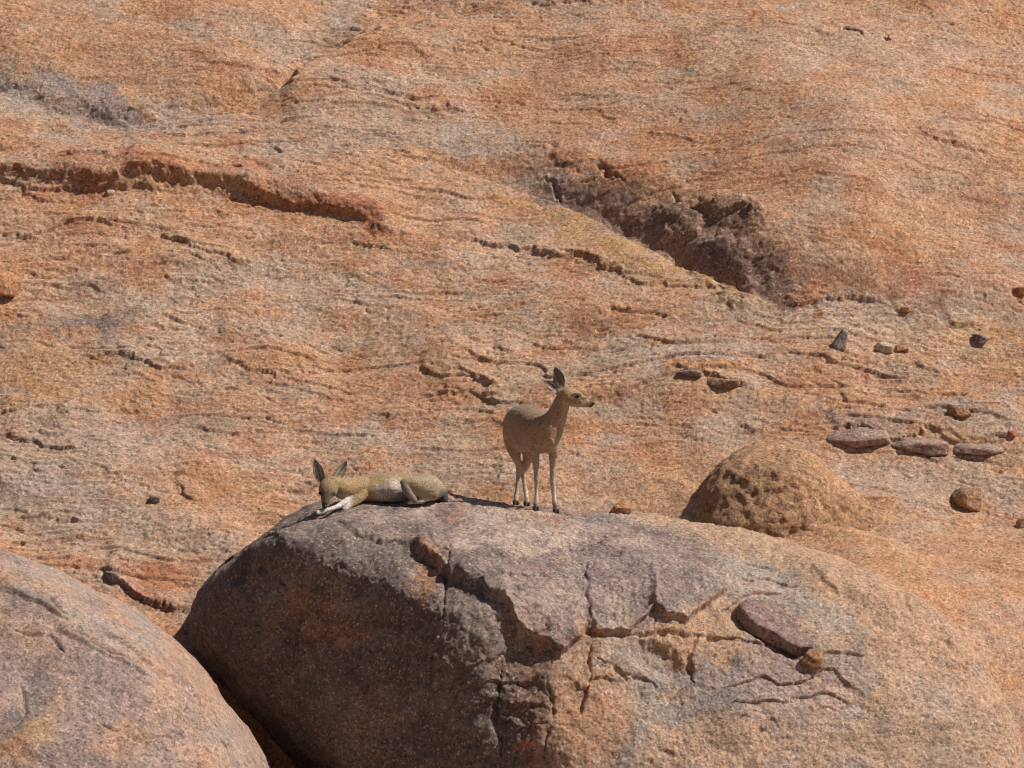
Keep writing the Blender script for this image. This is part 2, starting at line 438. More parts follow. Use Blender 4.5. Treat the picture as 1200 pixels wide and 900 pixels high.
    for cx, cy, rx, ry, a, c, k in [
            (60, 118, 110, 22, 14, GREY * .95, .95), (135, 135, 60, 18, 10, MAUVE, .9), (210, 140, 40, 16, 0, GREY, .8), (320, 62, 40, 14, 20, GREY, .7),
            (110, 380, 34, 13, 12, MAUVE * .8, .95), (195, 402, 45, 17, 10, PALE * .9, .6), (400, 12, 40, 20, 20, GREY, .7), (260, 150, 30, 6, 5, MAUVE, .8),
            (570, 178, 70, 18, 8, GREY * 1.15, .8), (600, 300, 50, 12, 10, PALE, .5), (800, 412, 90, 12, 3, GREY * 1.15, .7), (620, 380, 50, 10, 5, GREY, .5),
            (700, 250, 80, 26, 28, MAUVE * .9, .6), (665, 230, 50, 14, 15, MAUVE * .75, .8), (845, 310, 50, 34, 30, MAUVE * .9, .7), (850, 262, 34, 13, 0, MAUVE * .6, .95),  # mauve and dark ellipses under the dome: stain plus painted shade
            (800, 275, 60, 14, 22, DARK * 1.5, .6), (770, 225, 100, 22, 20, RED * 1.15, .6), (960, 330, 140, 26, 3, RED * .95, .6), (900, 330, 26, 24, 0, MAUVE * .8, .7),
            (700, 285, 130, 14, 23, YEL, .8), (840, 340, 60, 10, 22, YEL, .9), (450, 215, 80, 18, 12, TAN, .6), (640, 150, 110, 50, 5, ORANGE, .5), (860, 200, 130, 70, 20, ORANGE * 1.05, .6),
            (90, 208, 170, 14, 1, RED * 1.15, .8), (370, 242, 90, 18, 18, RED * 1.1, .85), (430, 262, 50, 12, 22, RED, .8),
            (1000, 365, 180, 6, 3, GREY * 1.15, .7), (1150, 490, 70, 22, 10, GREY * 1.05, .75), (1035, 497, 60, 14, 6, MAUVE, .75), (1100, 570, 120, 22, 8, GREY * 1.1, .55),
            (1150, 400, 80, 30, 10, YEL, .6), (1120, 470, 30, 8, 20, DARK * 2, .5), (980, 385, 130, 14, 2, PALE * .95, .5),
            (240, 500, 60, 20, 0, MAUVE, .45), (130, 500, 60, 22, 0, MAUVE * 1.1, .5), (60, 590, 130, 34, 8, GREY * 1.12, .8), (110, 525, 110, 22, 8, GREY * 1.15, .6), (230, 640, 60, 16, 20, GREY * 1.1, .5), (470, 520, 120, 20, 6, GREY * 1.15, .6), (560, 560, 60, 14, 0, GREY * 1.1, .5), (330, 330, 110, 22, 10, GREY * 1.2, .6), (190, 360, 120, 16, 12, PALE * .95, .6), (520, 390, 110, 18, 6, PALE * .92, .5), (30, 545, 70, 14, 5, GREY * 1.15, .6),
            (180, 695, 50, 30, 20, RED * 1.1, .8), (250, 560, 60, 30, 30, ORANGE * .95, .6), (430, 470, 120, 26, 8, ORANGE, .35), (300, 430, 100, 14, 5, ORANGE * .9, .6),
            (60, 440, 120, 40, 5, YEL * .85, .45), (900, 620, 260, 46, 12, SAND, .85), (1100, 700, 160, 60, 25, ORANGE * 1.12, .55), (720, 450, 60, 14, 5, SAND, .5),
            (1000, 60, 110, 26, 5, PALE * .95, .45), (1060, 170, 90, 50, 30, PINK * 1.05, .5), (880, 60, 80, 20, 8, PALE * .95, .35), (1130, 230, 80, 70, 20, TAN * .9, .5),
            (480, 160, 150, 24, 3, GREY * .95, .5), (620, 60, 120, 30, 15, TAN * .9, .4)]:
        col = blend(col, F.ell(cx, cy, rx, ry, a, .55, 4.5) * k * np.clip(.75 + .6 * n2, 0, 1), c)
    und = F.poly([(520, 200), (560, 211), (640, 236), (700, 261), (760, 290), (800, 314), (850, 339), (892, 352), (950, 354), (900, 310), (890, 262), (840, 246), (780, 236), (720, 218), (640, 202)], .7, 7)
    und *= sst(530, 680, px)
    col = blend(col, und * np.clip(.34 + .7 * n2, 0, .75), np.array([.21, .125, .085]))  # dark stain of the underside, with part of its shade painted in
    global SLOPE_P
    SLOPE_P = P
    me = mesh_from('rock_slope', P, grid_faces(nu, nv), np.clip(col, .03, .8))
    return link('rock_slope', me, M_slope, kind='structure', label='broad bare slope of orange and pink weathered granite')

slope = build_slope()

# ------------------------------------------------------------------ rounded boulders from blended planes
def blob(cen, planes, p, U, Vv, detail):
    """closed lump: U = angle from the -X pole, Vv = angle about the X axis (0 = towards the camera, 90 up)"""
    a, b = np.meshgrid(U, Vv, indexing='ij'); a = a.ravel(); b = b.ravel()
    d = np.stack([-np.cos(a), -np.sin(a) * np.cos(b), np.sin(a) * np.sin(b)], -1)
    s = np.zeros(len(d))
    for n, h in planes:
        s += (np.maximum(d @ n, 0) / h) ** p
    r = s ** (-1 / p)
    P = cen + d * r[:, None]
    Q = grid_faces(len(U), len(Vv), True)
    N = vnormals(P, Q)
    if (N * d).sum() < 0: Q = Q[:, ::-1]; N = -N
    N[:len(Vv)] = d[:len(Vv)]; N[-len(Vv):] = d[-len(Vv):]
    h, col = detail(P, N)
    return P + h[:, None] * N, Q, col

def plane(cen, n, px, py, y):
    n = np.array(n, float); n /= np.linalg.norm(n)
    h = float(n @ (at(px, py, y) - cen))
    return n, h

def dense_angles(lo, hi, n, n_out):
    """full turn: n samples in [lo,hi] degrees, n_out elsewhere"""
    a = np.linspace(lo, hi, n, endpoint=False); b = np.linspace(hi, lo + 360, n_out, endpoint=False)
    return np.radians(np.concatenate([a, b]))

def stone_relief(P, N, seed, sheet=.02, cz=1.0):
    h = .05 * fbm3(P * 1.1, 3, seed) + .016 * fbm3(P * 4, 3, seed + 5) + .0062 * fbm3(P * 20, 3, seed + 9, .7)
    h += .002 * noise3(P * 52, seed + 14)
    tt = (P[:, 2] - .2 * P[:, 0]) / .17 + 1.8 * fbm3(P * 1.7, 4, seed + 20)
    fr = tt - np.floor(tt)
    mk = sst(.05, .4, fbm3(P * 1.1, 2, seed + 31))
    h += sheet * mk * (1 - fr) * sst(0, .05, fr)
    h -= .012 * sst(.4, .65, noise3(P * 15, seed + 40)) * sst(0, .4, noise3(P * 1.5, seed + 41))
    return h

def main_boulder():
    cen = at(690, 850, -.25)
    pl = [plane(cen, n, *q) for n, q in [
        ((.12, -.17, 1), (440, 571, 0.0)),
        ((.10, .55, .85), (520, 566, 0.24)),
        ((.06, .06, 1), (650, 588, 0.0)),
        ((.12, .10, 1), (800, 600, 0.0)),
        ((.24, .08, .96), (900, 628, 0)),
        ((.45, .1, .85), (1030, 660, 0)),
        ((.75, .1, .64), (1128, 735, 0)),
        ((.95, .1, .3), (1176, 850, 0)),
        ((-.25, .05, .96), (385, 582, 0)),
        ((-.5, .1, .86), (322, 606, 0)),
        ((-.72, .1, .66), (258, 660, 0)),
        ((-1, .0, .0), (211, 740, 0)),
        ((-.70, -.25, -.67), (280, 805, -.1)),
        ((-.62, -.78, -.02), (400, 750, -.95)),
        ((-.38, -.92, .05), (560, 800, -1.55)),
        ((-.20, -.98, -.06), (650, 830, -1.66)),
        ((.27, -.81, .50), (700, 700, -1.15)),
        ((.24, -.93, .28), (820, 860, -1.56)),
        ((.30, -.62, .70), (900, 690, -.72)),
        ((.50, -.72, .45), (1060, 800, -.95)),
        ((-.05, -.45, .88), (520, 622, -.75)),
        ((0, -.8, -.6), (600, 1060, -1.4)),
        ((0, 0, -1), (690, 1260, -.2)),
        ((0, .9, .35), (690, 700, 1.0)),
    ]]
    def detail(P, N):
        px, py = proj(P)
        wx = 6 * noise3(P * 3, 1) + 4 * noise3(P * 9, 2) + 3 * noise3(P * 25, 4); wy = 6 * noise3(P * 3, 5) + 4 * noise3(P * 9, 6) + 3 * noise3(P * 25, 8)
        F = Face(px, py, wx, wy)
        front = N[:, 1] < .3
        rel = stone_relief(P, N, 200, .018)
        # cap slabs that overhang the front
        F.ledge([(470, 640), (500, 655), (530, 680), (560, 690), (585, 715), (600, 742), (630, 758), (655, 770), (680, 748), (692, 726)], .075, 6, 55, 30, 1)
        F.ledge([(686, 738), (700, 744), (735, 744), (752, 728), (770, 704)], .05, 4, 40, 8, .8)
        F.ledge([(756, 704), (775, 722), (800, 728), (830, 708), (862, 684)], .05, 4, 38, 10, .8)
        F.ledge([(370, 606), (420, 628), (470, 640), (520, 652)], .03, 6, 30, 30, 1)
        F.ledge([(555, 628), (580, 634), (610, 636), (630, 655)], .035, 4, 18, 12, .6)
        F.ledge([(430, 598), (465, 606), (500, 612)], .04, 5, 14, 14, .6)
        F.ledge([(600, 616), (660, 622), (700, 626)], .02, 3, 14, 14, .8)
        F.ledge([(700, 640), (740, 655), (790, 668)], .025, 3, 18, 14, .8)
        F.ledge([(870, 640), (930, 655), (990, 700)], .02, 4, 20, 14, .8)
        for pts, dp, wd in [
                ([(530, 640), (526, 670), (520, 710), (512, 740), (508, 800), (500, 860)], .018, 2.0),
                ([(690, 640), (688, 690), (692, 740), (690, 790), (682, 850)], .022, 1.6),
                ([(560, 628), (590, 636), (625, 640), (640, 652)], .035, 2.4),
                ([(585, 633), (615, 632), (630, 640)], .03, 2),
                ([(755, 640), (765, 665), (760, 690)], .03, 2.0), ([(820, 738), (810, 760), (815, 800)], .02, 2),
                ([(700, 770), (740, 790), (775, 800)], .02, 2.0), ([(860, 745), (800, 738), (730, 742)], .02, 2.2),
                ([(960, 768), (1000, 770), (1010, 772)], .035, 2.4), ([(640, 790), (650, 830), (640, 880)], .02, 2),
                ([(430, 700), (440, 760), (430, 820)], .02, 2.5), ([(590, 780), (575, 830), (585, 890)], .025, 2.2),
                ([(330, 680), (350, 720), (345, 770)], .02, 2.5), ([(1060, 690), (1070, 730), (1060, 770)], .015, 2),
                ([(500, 610), (505, 640), (530, 650)], .02, 2)]:
            F.crack(pts, dp, wd, .8)
        F.h -= .07 * F.ell(905, 742, 48, 14, 33, .4, .8)      # socket of the loose slab
        F.h -= .05 * F.ell(775, 770, 34, 18, 20, .5, 1)
        F.h -= .06 * F.ell(600, 800, 34, 60, 5, .6, 1.5)
        
        toc = -(N @ FWD)
        F.h *= sst(.22, .5, toc)
        F.h += rel
        n1 = fbm3(P * 1.6, 4, 301); n2 = fbm3(P * 4, 4, 311); n3 = fbm3(P * 10, 3, 317)
        col = np.tile(np.array([.43, .275, .185]), (len(P), 1))
        col = blend(col, sst(-.15, .35, n2 + .3 * n1) * .7, np.array([.31, .235, .20]))
        # grey lichen crust over the top and front, bare tan towards the right
        # weight by smooth polygons
        crust = F.poly([(330, 590), (700, 585), (860, 648), (850, 690), (790, 715), (740, 735), (650, 770), (600, 745), (545, 700), (530, 640), (430, 615), (350, 640)], 2.0, 14)
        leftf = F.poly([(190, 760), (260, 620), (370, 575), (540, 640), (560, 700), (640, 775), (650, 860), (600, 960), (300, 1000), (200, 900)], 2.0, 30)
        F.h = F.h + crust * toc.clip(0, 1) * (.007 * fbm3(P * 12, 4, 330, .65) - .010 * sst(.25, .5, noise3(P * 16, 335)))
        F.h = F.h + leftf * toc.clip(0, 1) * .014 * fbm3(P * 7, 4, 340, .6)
        col = blend(col, leftf * .92, np.array([.185, .14, .12]))  # left face painted darker to deepen its shade; mottled stains follow
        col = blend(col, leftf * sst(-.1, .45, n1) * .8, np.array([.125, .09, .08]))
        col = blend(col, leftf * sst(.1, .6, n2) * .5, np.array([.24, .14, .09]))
        col = blend(col, crust * .92, np.array([.29, .212, .182]))
        col = blend(col, crust * sst(-.05, .35, n2) * .75, np.array([.165, .118, .108]))
        col = blend(col, crust * sst(.1, .5, -n2) * .45, PALE)
        col = blend(col, crust * sst(.2, .5, n1) * .35, ORANGE)
        for cx, cy, rx, ry, a, c, k in [
                (660, 700, 60, 50, 30, MAUVE * .95, .6), (730, 680, 60, 36, 20, MAUVE, .55), (810, 670, 50, 30, 20, MAUVE, .6), (620, 620, 70, 12, 10, PALE, .7), (580, 640, 50, 14, 10, PALE * .9, .6),
                (500, 670, 26, 32, 10, ORANGE * 1.1, .75), (920, 690, 70, 22, 30, GREY * .95, .8), (980, 730, 30, 24, 40, GREY, .6), (870, 672, 40, 14, 20, GREY * 1.05, .7),
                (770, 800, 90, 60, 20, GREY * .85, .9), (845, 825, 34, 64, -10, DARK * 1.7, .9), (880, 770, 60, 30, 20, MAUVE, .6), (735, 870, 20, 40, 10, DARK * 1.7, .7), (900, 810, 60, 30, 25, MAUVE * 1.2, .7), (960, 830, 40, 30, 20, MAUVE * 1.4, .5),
                (1010, 822, 22, 7, -15, GREY, .8), (1110, 830, 26, 14, -30, GREY, .6), (700, 830, 45, 60, 0, ORANGE, .75), (640, 830, 40, 60, 0, ORANGE * .8, .5), (850, 870, 80, 30, 0, SAND, .5),
                (680, 750, 24, 20, 0, ORANGE * .9, .8), (830, 735, 50, 20, 0, SAND, .85), (1090, 740, 90, 60, 35, SAND, .6), (1000, 660, 110, 30, 18, SAND, .6),
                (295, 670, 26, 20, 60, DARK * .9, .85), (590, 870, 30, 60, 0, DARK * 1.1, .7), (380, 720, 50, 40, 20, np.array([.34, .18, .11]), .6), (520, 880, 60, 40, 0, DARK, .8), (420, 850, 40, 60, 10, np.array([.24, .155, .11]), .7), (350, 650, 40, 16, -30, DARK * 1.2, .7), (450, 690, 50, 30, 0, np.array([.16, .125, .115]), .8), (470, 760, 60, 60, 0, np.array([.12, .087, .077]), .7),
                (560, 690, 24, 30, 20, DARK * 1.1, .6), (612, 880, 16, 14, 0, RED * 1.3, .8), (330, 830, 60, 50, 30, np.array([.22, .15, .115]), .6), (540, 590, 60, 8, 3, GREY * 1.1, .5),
                (700, 600, 60, 10, 5, GREY * .9, .5), (1120, 800, 60, 60, 0, PALE * .95, .3)]:
            col = blend(col, F.ell(cx, cy, rx, ry, a, .32, 4.5) * k * np.clip(.8 + .7 * n3, 0, 1), c)
        edge = np.maximum(sst(1000, 1180, px) * .6, .92 * sst(12, -10, F.qy - np.interp(F.qx, [690, 740, 860, 940, 1000, 1080, 1200], [585, 604, 642, 672, 728, 790, 860])))
        col = blend(col, edge * .9, np.array([.46, .285, .18]))
        col = blend(col, sst(.25, .6, n3) * .3, GREY)
        return F.h, np.clip(col, .03, .8)
    U = np.radians(np.linspace(.5, 179.5, 880))
    Vv = dense_angles(-42, 112, 560, 60)
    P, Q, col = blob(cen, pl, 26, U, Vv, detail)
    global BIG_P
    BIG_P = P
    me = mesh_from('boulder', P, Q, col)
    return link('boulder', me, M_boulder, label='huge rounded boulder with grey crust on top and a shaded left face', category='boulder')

def side_boulder():
    cen = at(70, 960, -2.2)
    pl = [plane(cen, n, *q) for n, q in [
        ((-.02, .15, 1), (20, 628, -1.9)), ((.30, .12, .94), (110, 668, -1.9)), ((.58, .05, .8), (184, 748, -1.9)),
        ((.76, .0, .62), (243, 818, -2.0)), ((.9, .0, .42), (292, 890, -2.0)), ((.98, .0, .1), (335, 960, -2)),
        ((.15, -.6, .78), (100, 770, -2.6)), ((.45, -.6, .66), (200, 820, -2.55)), ((.1, -.9, .4), (100, 900, -3.1)), ((-.3, -.5, .8), (-150, 760, -2.6)),
        ((-1, 0, .1), (-330, 900, -2.2)), ((-.6, 0, .8), (-200, 690, -2.2)), ((0, -.9, -.5), (70, 1100, -3.1)), ((0, 0, -1), (70, 1250, -2.2)), ((0, .9, .3), (70, 800, -1.05))]]
    def detail(P, N):
        px, py = proj(P)
        wx = 6 * noise3(P * 3, 21) + 3 * noise3(P * 9, 22); wy = 6 * noise3(P * 3, 25) + 3 * noise3(P * 9, 26)
        F = Face(px, py, wx, wy)
        F.h = stone_relief(P, N, 400, .012) * .8
        F.ledge([(0, 692), (50, 706), (90, 738)], .025, 4, 20, 14)
        F.ledge([(60, 738), (110, 760), (160, 790)], .02, 4, 20, 14)
        F.ledge([(120, 740), (150, 760), (175, 775)], .025, 4, 16, 10)
        F.ledge([(160, 770), (200, 800), (235, 825)], .02, 3, 16, 10)
        F.ledge([(-20, 640), (40, 655), (100, 668)], .03, 5, 18, 14)
        for pts, dp, wd in [([(60, 700), (95, 745), (150, 775), (175, 800)], .02, 2.2), ([(20, 735), (60, 745), (80, 765)], .02, 2.2),
                            ([(140, 690), (150, 730), (190, 760)], .015, 2), ([(120, 850), (160, 870), (210, 868)], .015, 2), ([(10, 860), (30, 830), (25, 800)], .02, 2.6)]:
            F.crack(pts, dp, wd)
        n1 = fbm3(P * 1.6, 4, 501); n2 = fbm3(P * 4, 4, 511); n3 = fbm3(P * 10, 3, 517)
        col = np.tile(np.array([.42, .26, .19]), (len(P), 1))
        col = blend(col, sst(-.2, .4, n1) * .6, np.array([.36, .27, .235]))
        col = blend(col, sst(0, .4, n2) * .65, MAUVE * 1.0)
        col = blend(col, sst(.1, .45, n3) * .4, MAUVE * .8)
        col = blend(col, sst(.1, .5, -n2) * .45, TAN)
        for cx, cy, rx, ry, a, c, k in [(50, 810, 26, 36, 10, DARK * 1.5, .85), (5, 850, 20, 30, 0, DARK * 1.5, .8), (45, 855, 34, 20, -30, YEL, .6), (15, 885, 30, 16, 0, ORANGE, .7),
                                        (130, 740, 70, 18, 15, GREY, .6), (90, 885, 50, 12, 0, DARK * 2, .6), (230, 790, 18, 80, -35, SAND, .6), (270, 870, 30, 40, 0, GREY * .95, .6), (150, 870, 30, 14, 0, TAN, .6),
                                        (60, 665, 80, 12, 12, GREY, .6)]:
            col = blend(col, F.ell(cx, cy, rx, ry, a, .32, 4.5) * k * np.clip(.8 + .7 * n3, 0, 1), c)
        return F.h, np.clip(col, .03, .8)
    U = np.radians(np.linspace(.5, 179.5, 460))
    Vv = dense_angles(-50, 110, 420, 40)
    P, Q, col = blob(cen, pl, 16, U, Vv, detail)
    me = mesh_from('boulder', P, Q, col)
    return link('boulder', me, M_boulder, label='sunlit mauve brown boulder at the left, in front of the shaded boulder', category='boulder')

big = main_boulder()
side = side_boulder()

# ------------------------------------------------------------------ loose stones
SPX, SPY = proj(SLOPE_P)
BPX, BPY = proj(BIG_P)
def hit(px, py, which='slope'):
    X, Y, P = (SPX, SPY, SLOPE_P) if which == 'slope' else (BPX, BPY, BIG_P)
    m = np.nonzero((np.abs(X - px) < 3) & (np.abs(Y - py) < 3))[0]
    q = P[m]
    d = (q - CAM) @ FWD
    near = m[d < d.min() + .12]
    e = (X[near] - px) ** 2 + (Y[near] - py) ** 2
    return P[near[np.argmin(e)]].copy()

def ico(sub):
    bm = bmesh.new(); bmesh.ops.create_icosphere(bm, subdivisions=sub, radius=1)
    V = np.array([v.co[:] for v in bm.verts]); Q = np.array([[v.index for v in f.verts] for f in bm.faces]); bm.free()
    return V / np.linalg.norm(V, axis=1, keepdims=True), Q
ICO = {k: ico(k) for k in (3, 4, 5, 6)}

def lump(name, cen, axes, col, label, seed, sub=4, p=22, rough=.05, planes=None, nf=11, mat=None, cat='stone', group=None, tilt=None, grit=0, gf=11):
    """an angular stone: blended random facets, axes = half sizes in x, y, z"""
    d, Q = ICO[sub]
    r_ = np.random.default_rng(seed)
    if planes is None:
        n = r_.normal(size=(nf, 3)); n /= np.linalg.norm(n, axis=1, keepdims=True)
        n = np.vstack([n, np.eye(3), -np.eye(3)]); h = np.concatenate([r_.uniform(.72, 1.0, nf), np.full(6, .98)])
    else:
        n = np.array([q[0] for q in planes], float); n /= np.linalg.norm(n, axis=1, keepdims=True); h = np.array([q[1] for q in planes], float)
    s = np.zeros(len(d))
    for k in range(len(n)): s += (np.maximum(d @ n[k], 0) / h[k]) ** p
    P = d * (s ** (-1 / p))[:, None]
    sz = float(np.mean(axes))
    P = P * np.array(axes)
    nn = fbm3(P / sz * 1.6 + seed, 4, seed, .6) * rough * sz
    if grit: nn = nn + grit * (fbm3(P * gf, 6, seed + 3, .74) - .6 * np.abs(fbm3(P * gf * 1.9, 4, seed + 6, .6)))
    P = P + d * nn[:, None]
    if tilt is not None: P = P @ np.array(Matrix.Rotation(tilt[0], 3, Vector(tilt[1]))).T
    cc = np.tile(np.array(col), (len(P), 1)) * (1 + .22 * fbm3(P / sz * 2.2, 3, seed + 9) + (.35 * fbm3(P * 30, 3, seed + 12, .7) if grit else 0))[:, None]
    me = mesh_from(name, P, Q, np.clip(cc, .03, .8))
    o = link(name, me, mat or M_boulder, label=label, category=cat)
    o.location = cen
    if group: o['group'] = group
    return o

s_ = .00447
def stone_on(px, py, w, h, col, label, seed, which='slope', sink=.3, depth=.8, **k):
    """w, h = size in the photo's pixels; (px, py) = middle of its foot"""
    P = hit(px, py, which)
    a = np.array([w / 2 * s_, w / 2 * s_ * depth, h / 2 * s_ * 1.12])
    P[2] += a[2] * (1 - sink)
    P[1] += a[1] * .35
    return lump('stone', P, a, col, label, seed, **k)

stone_on(1134, 596, 38, 28, TAN * .85, 'squat tan stone with a black shadow, standing alone right of the crumbling mound', 3, rough=.08, sub=5, grit=.003)
stone_on(986, 408, 28, 26, GREY * .85, 'grey brown wedge of rock standing upright on the slope, right of the dome', 5, rough=.04, depth=.5, planes=[((-.75, -.1, .55), .42), ((1, -.1, -.12), .5), ((.3, 0, 1), .95), ((0, -1, .2), .6), ((0, 1, 0), .6), ((0, 0, -1), .9), ((-1, -.2, -.3), .9), ((.8, 0, .7), .93)])
stone_on(1034, 412, 26, 12, PALE, 'small pale stone lying right of the upright grey wedge', 8)
stone_on(1058, 412, 16, 8, ORANGE, 'small orange stone next to the pale stone', 9)
stone_on(1150, 403, 22, 13, DARK * 2.0, 'dark brown angular stone on the slope near the right edge', 11, rough=.1)
stone_on(4, 345, 52, 30, ORANGE * 1.05, 'rounded orange rock cut by the left edge of the picture', 13, p=10, rough=.05, sub=5, grit=.002)
stone_on(1060, 366, 20, 7, ORANGE, 'flat orange stone at the foot of the dome', 15)
stone_on(1125, 488, 30, 14, ORANGE * .8, 'orange brown stone sloping against the grey patch near the right edge', 17, tilt=(.35, (0, 1, 0)))
stone_on(1187, 513, 12, 9, RED * 1.3, 'small rusty stone above a grey hollow at the right edge', 19)
stone_on(1178, 512, 12, 7, PALE * .95, 'tiny whitish stone beside the small rusty stone', 20)
stone_on(1198, 618, 14, 12, TAN * .8, 'small stone cut by the right edge, below the squat tan stone', 21)
stone_on(1194, 346, 16, 11, RED * 1.1, 'rusty stone in the dark nook at the right edge of the dome', 23)
stone_on(730, 601, 30, 12, ORANGE * .95, 'crumbly orange stone on the crest of the shaded boulder', 25, which='boulder', rough=.12)
stone_on(181, 589, 14, 8, DARK * 2, 'small dark stone on the slope at the left, above the mauve boulder', 27)
stone_on(132, 682, 18, 13, MAUVE, 'small dark grey stone behind the left boulder', 29)
stone_on(808, 440, 30, 9, MAUVE * .95, 'thin mauve slab left of the rust brown slab that stands in for a shaded hollow', 31, sink=.6)
stone_on(130, 228, 10, 7, PALE, 'tiny pale stone on the rusty ledge at the upper left', 33)
stone_on(1010, 515, 92, 24, np.array([.35, .225, .175]), 'largest and leftmost of the three brownish slabs on the slope behind the mound', 35, depth=.6, sink=1.0, p=14, rough=.07, sub=5, tilt=(.06, (0, 1, 0)))
stone_on(1072, 522, 84, 19, np.array([.34, .22, .175]), 'middle one of the three brownish slabs on the slope behind the mound', 36, depth=.6, sink=1.0, p=14, rough=.07, sub=5, tilt=(.1, (0, 1, 0)))
stone_on(850, 451, 56, 14, np.array([.30, .17, .11]), 'low slab coloured rust brown in place of a shaded hollow under a lip, right of the head of the standing antelope', 38, depth=.7, sink=1.0, p=14, rough=.06, sub=5)  # its brown stands in for the shade of a hollow under a lip

stone_on(1150, 527, 78, 15, np.array([.34, .225, .18]), 'third brownish slab of the row, close to the right edge of the picture', 37, depth=.6, p=14, rough=.07, sub=5, tilt=(.08, (0, 1, 0)), sink=1.0)

# loose slab and its wedge on the boulder
c_ = hit(912, 738, 'boulder')
e1 = at(965, 766, c_[1] - .06) - at(865, 712, c_[1] + .04); e1 /= np.linalg.norm(e1)
nn_ = np.array([.28, -.55, .78]); nn_ -= e1 * (nn_ @ e1); nn_ /= np.linalg.norm(nn_)
e2 = np.cross(nn_, e1)
lump('rock_slab', c_ + nn_ * .020, (1, 1, 1), np.array([.27, .175, .15]), 'flat mauve slab lying loose on the sunlit face of the big boulder', 41, sub=5, p=30, rough=.05, cat='rock slab', grit=.003,
     planes=[(e1, .235), (-e1 + .25 * e2, .23), (e2, .10), (-e2, .11), (e1 + e2, .19), (e1 - 1.1 * e2, .175), (-e1 + 1.3 * e2, .165), (-e1 - 1.6 * e2, .155), (nn_, .035), (-nn_, .05)])
stone_on(951, 783, 26, 22, ORANGE * .8, 'small rusty block under the lower end of the loose slab', 43, which='boulder', rough=.1)

# crumbling mound
cm = hit(930, 596)
cm = at(930, 590, cm[1] + .16)
def pm(n, px, py, dy):
    n = np.array(n, float); n /= np.linalg.norm(n); return n, float(n @ (at(px, py, cm[1] + dy) - cm))
lump('rock_mound', cm, (1, 1, 1), np.array([.40, .225, .122]), 'crumbling ochre mound of rotten rock on the slope, right of the standing antelope', 51, sub=6, p=12, rough=.04, mat=M_mound, cat='mound', grit=.013, gf=17,
     planes=[pm((-.02, -.15, 1), 905, 532, 0), pm((.34, -.1, .95), 970, 543, 0), pm((-.6, 0, .8), 850, 544, 0), pm((.6, -.1, .8), 1014, 578, 0), pm((.9, -.1, .4), 1056, 612, 0),
             pm((-.25, -.8, .5), 880, 572, -.32), pm((.3, -.8, .5), 985, 590, -.30), pm((-1, -.2, .2), 818, 572, 0), pm((0, 1, .2), 930, 590, .4), pm((0, 0, -1), 930, 680, 0), pm((0, -1, .1), 930, 600, -.42)])

# small fragments scattered over the slope
r_ = np.random.default_rng(99)
k = 0
while k < 12:
    x = r_.uniform(10, 1190); y = r_.uniform(230, 700)
    if (x > 780 and y < 350) or (y > 560 and 190 < x < 1100) or (y > 640 and x < 150): continue
    if 340 < x < 720 and y > 410: continue
    w_ = r_.uniform(3, 6)
    c = [TAN, PALE, GREY, RED, ORANGE, MAUVE][r_.integers(6)]
    o = stone_on(x, y, w_, w_ * .6, c, 'tiny rock fragment lying on the bare slope', 200 + k, sub=3, group='tiny rock fragments scattered over the slope')
    o.name = 'rock_fragment'
    k += 1

# ------------------------------------------------------------------ the two antelopes
def fur_material():
    m, t, b = nodes('short_fur'); L = t.links
    tc = t.nodes.new('ShaderNodeTexCoord')
    a = t.nodes.new('ShaderNodeAttribute'); a.attribute_name = 'stone_colour'
    n = t.nodes.new('ShaderNodeTexNoise'); n.inputs['Scale'].default_value = 140; n.inputs['Detail'].default_value = 4; n.inputs['Roughness'].default_value = .7
    n2 = t.nodes.new('ShaderNodeTexNoise'); n2.inputs['Scale'].default_value = 30; n2.inputs['Detail'].default_value = 3
    for q in (n, n2): L.new(tc.outputs['Object'], q.inputs['Vector'])
    c = mixc(t, 'MULTIPLY', 1.0, a.outputs['Color'], ramp(t, n.outputs[0], [(.34, .55), (.5, 1.0), (.66, 1.45)]))
    c = mixc(t, 'MULTIPLY', 1.0, c, ramp(t, n2.outputs[0], [(.3, .85), (.7, 1.12)]))
    L.new(c, b.inputs['Base Color']); b.inputs['Roughness'].default_value = .75; b.inputs['Specular IOR Level'].default_value = .2
    b.inputs['Sheen Weight'].default_value = .15; b.inputs['Sheen Roughness'].default_value = .5
    bp = t.nodes.new('ShaderNodeBump'); bp.inputs['Strength'].default_value = .8; bp.inputs['Distance'].default_value = .004
    L.new(n.outputs[0], bp.inputs['Height']); L.new(bp.outputs[0], b.inputs['Normal'])
    return m
def plain(name, c, rough, spec=.5):
    m, t, b = nodes(name)
    n = t.nodes.new('ShaderNodeTexNoise'); n.inputs['Scale'].default_value = 200
    cc = mixc(t, 'MULTIPLY', 1.0, c, ramp(t, n.outputs[0], [(.3, .8), (.7, 1.2)]))
    t.links.new(cc, b.inputs['Base Color']); b.inputs['Roughness'].default_value = rough; b.inputs['Specular IOR Level'].default_value = spec
    return m
M_fur = fur_material()
M_hoof = plain('dark_horn', (.035, .03, .028), .45)
M_eye = plain('dark_eye', (.012, .008, .006), .08)
M_nose = plain('dark_nose', (.02, .016, .016), .4)

def catmull(Q, per=6):
    Q = np.array(Q, float); n = len(Q); out = []
    for i in range(n - 1):
        p0 = Q[max(i - 1, 0)]; p1 = Q[i]; p2 = Q[i + 1]; p3 = Q[min(i + 2, n - 1)]
        for k in range(per):
            t = k / per
            out.append(.5 * (2 * p1 + (p2 - p0) * t + (2 * p0 - 5 * p1 + 4 * p2 - p3) * t * t + (3 * p1 - p0 - 3 * p2 + p3) * t ** 3))
    out.append(Q[-1]); return np.array(out)

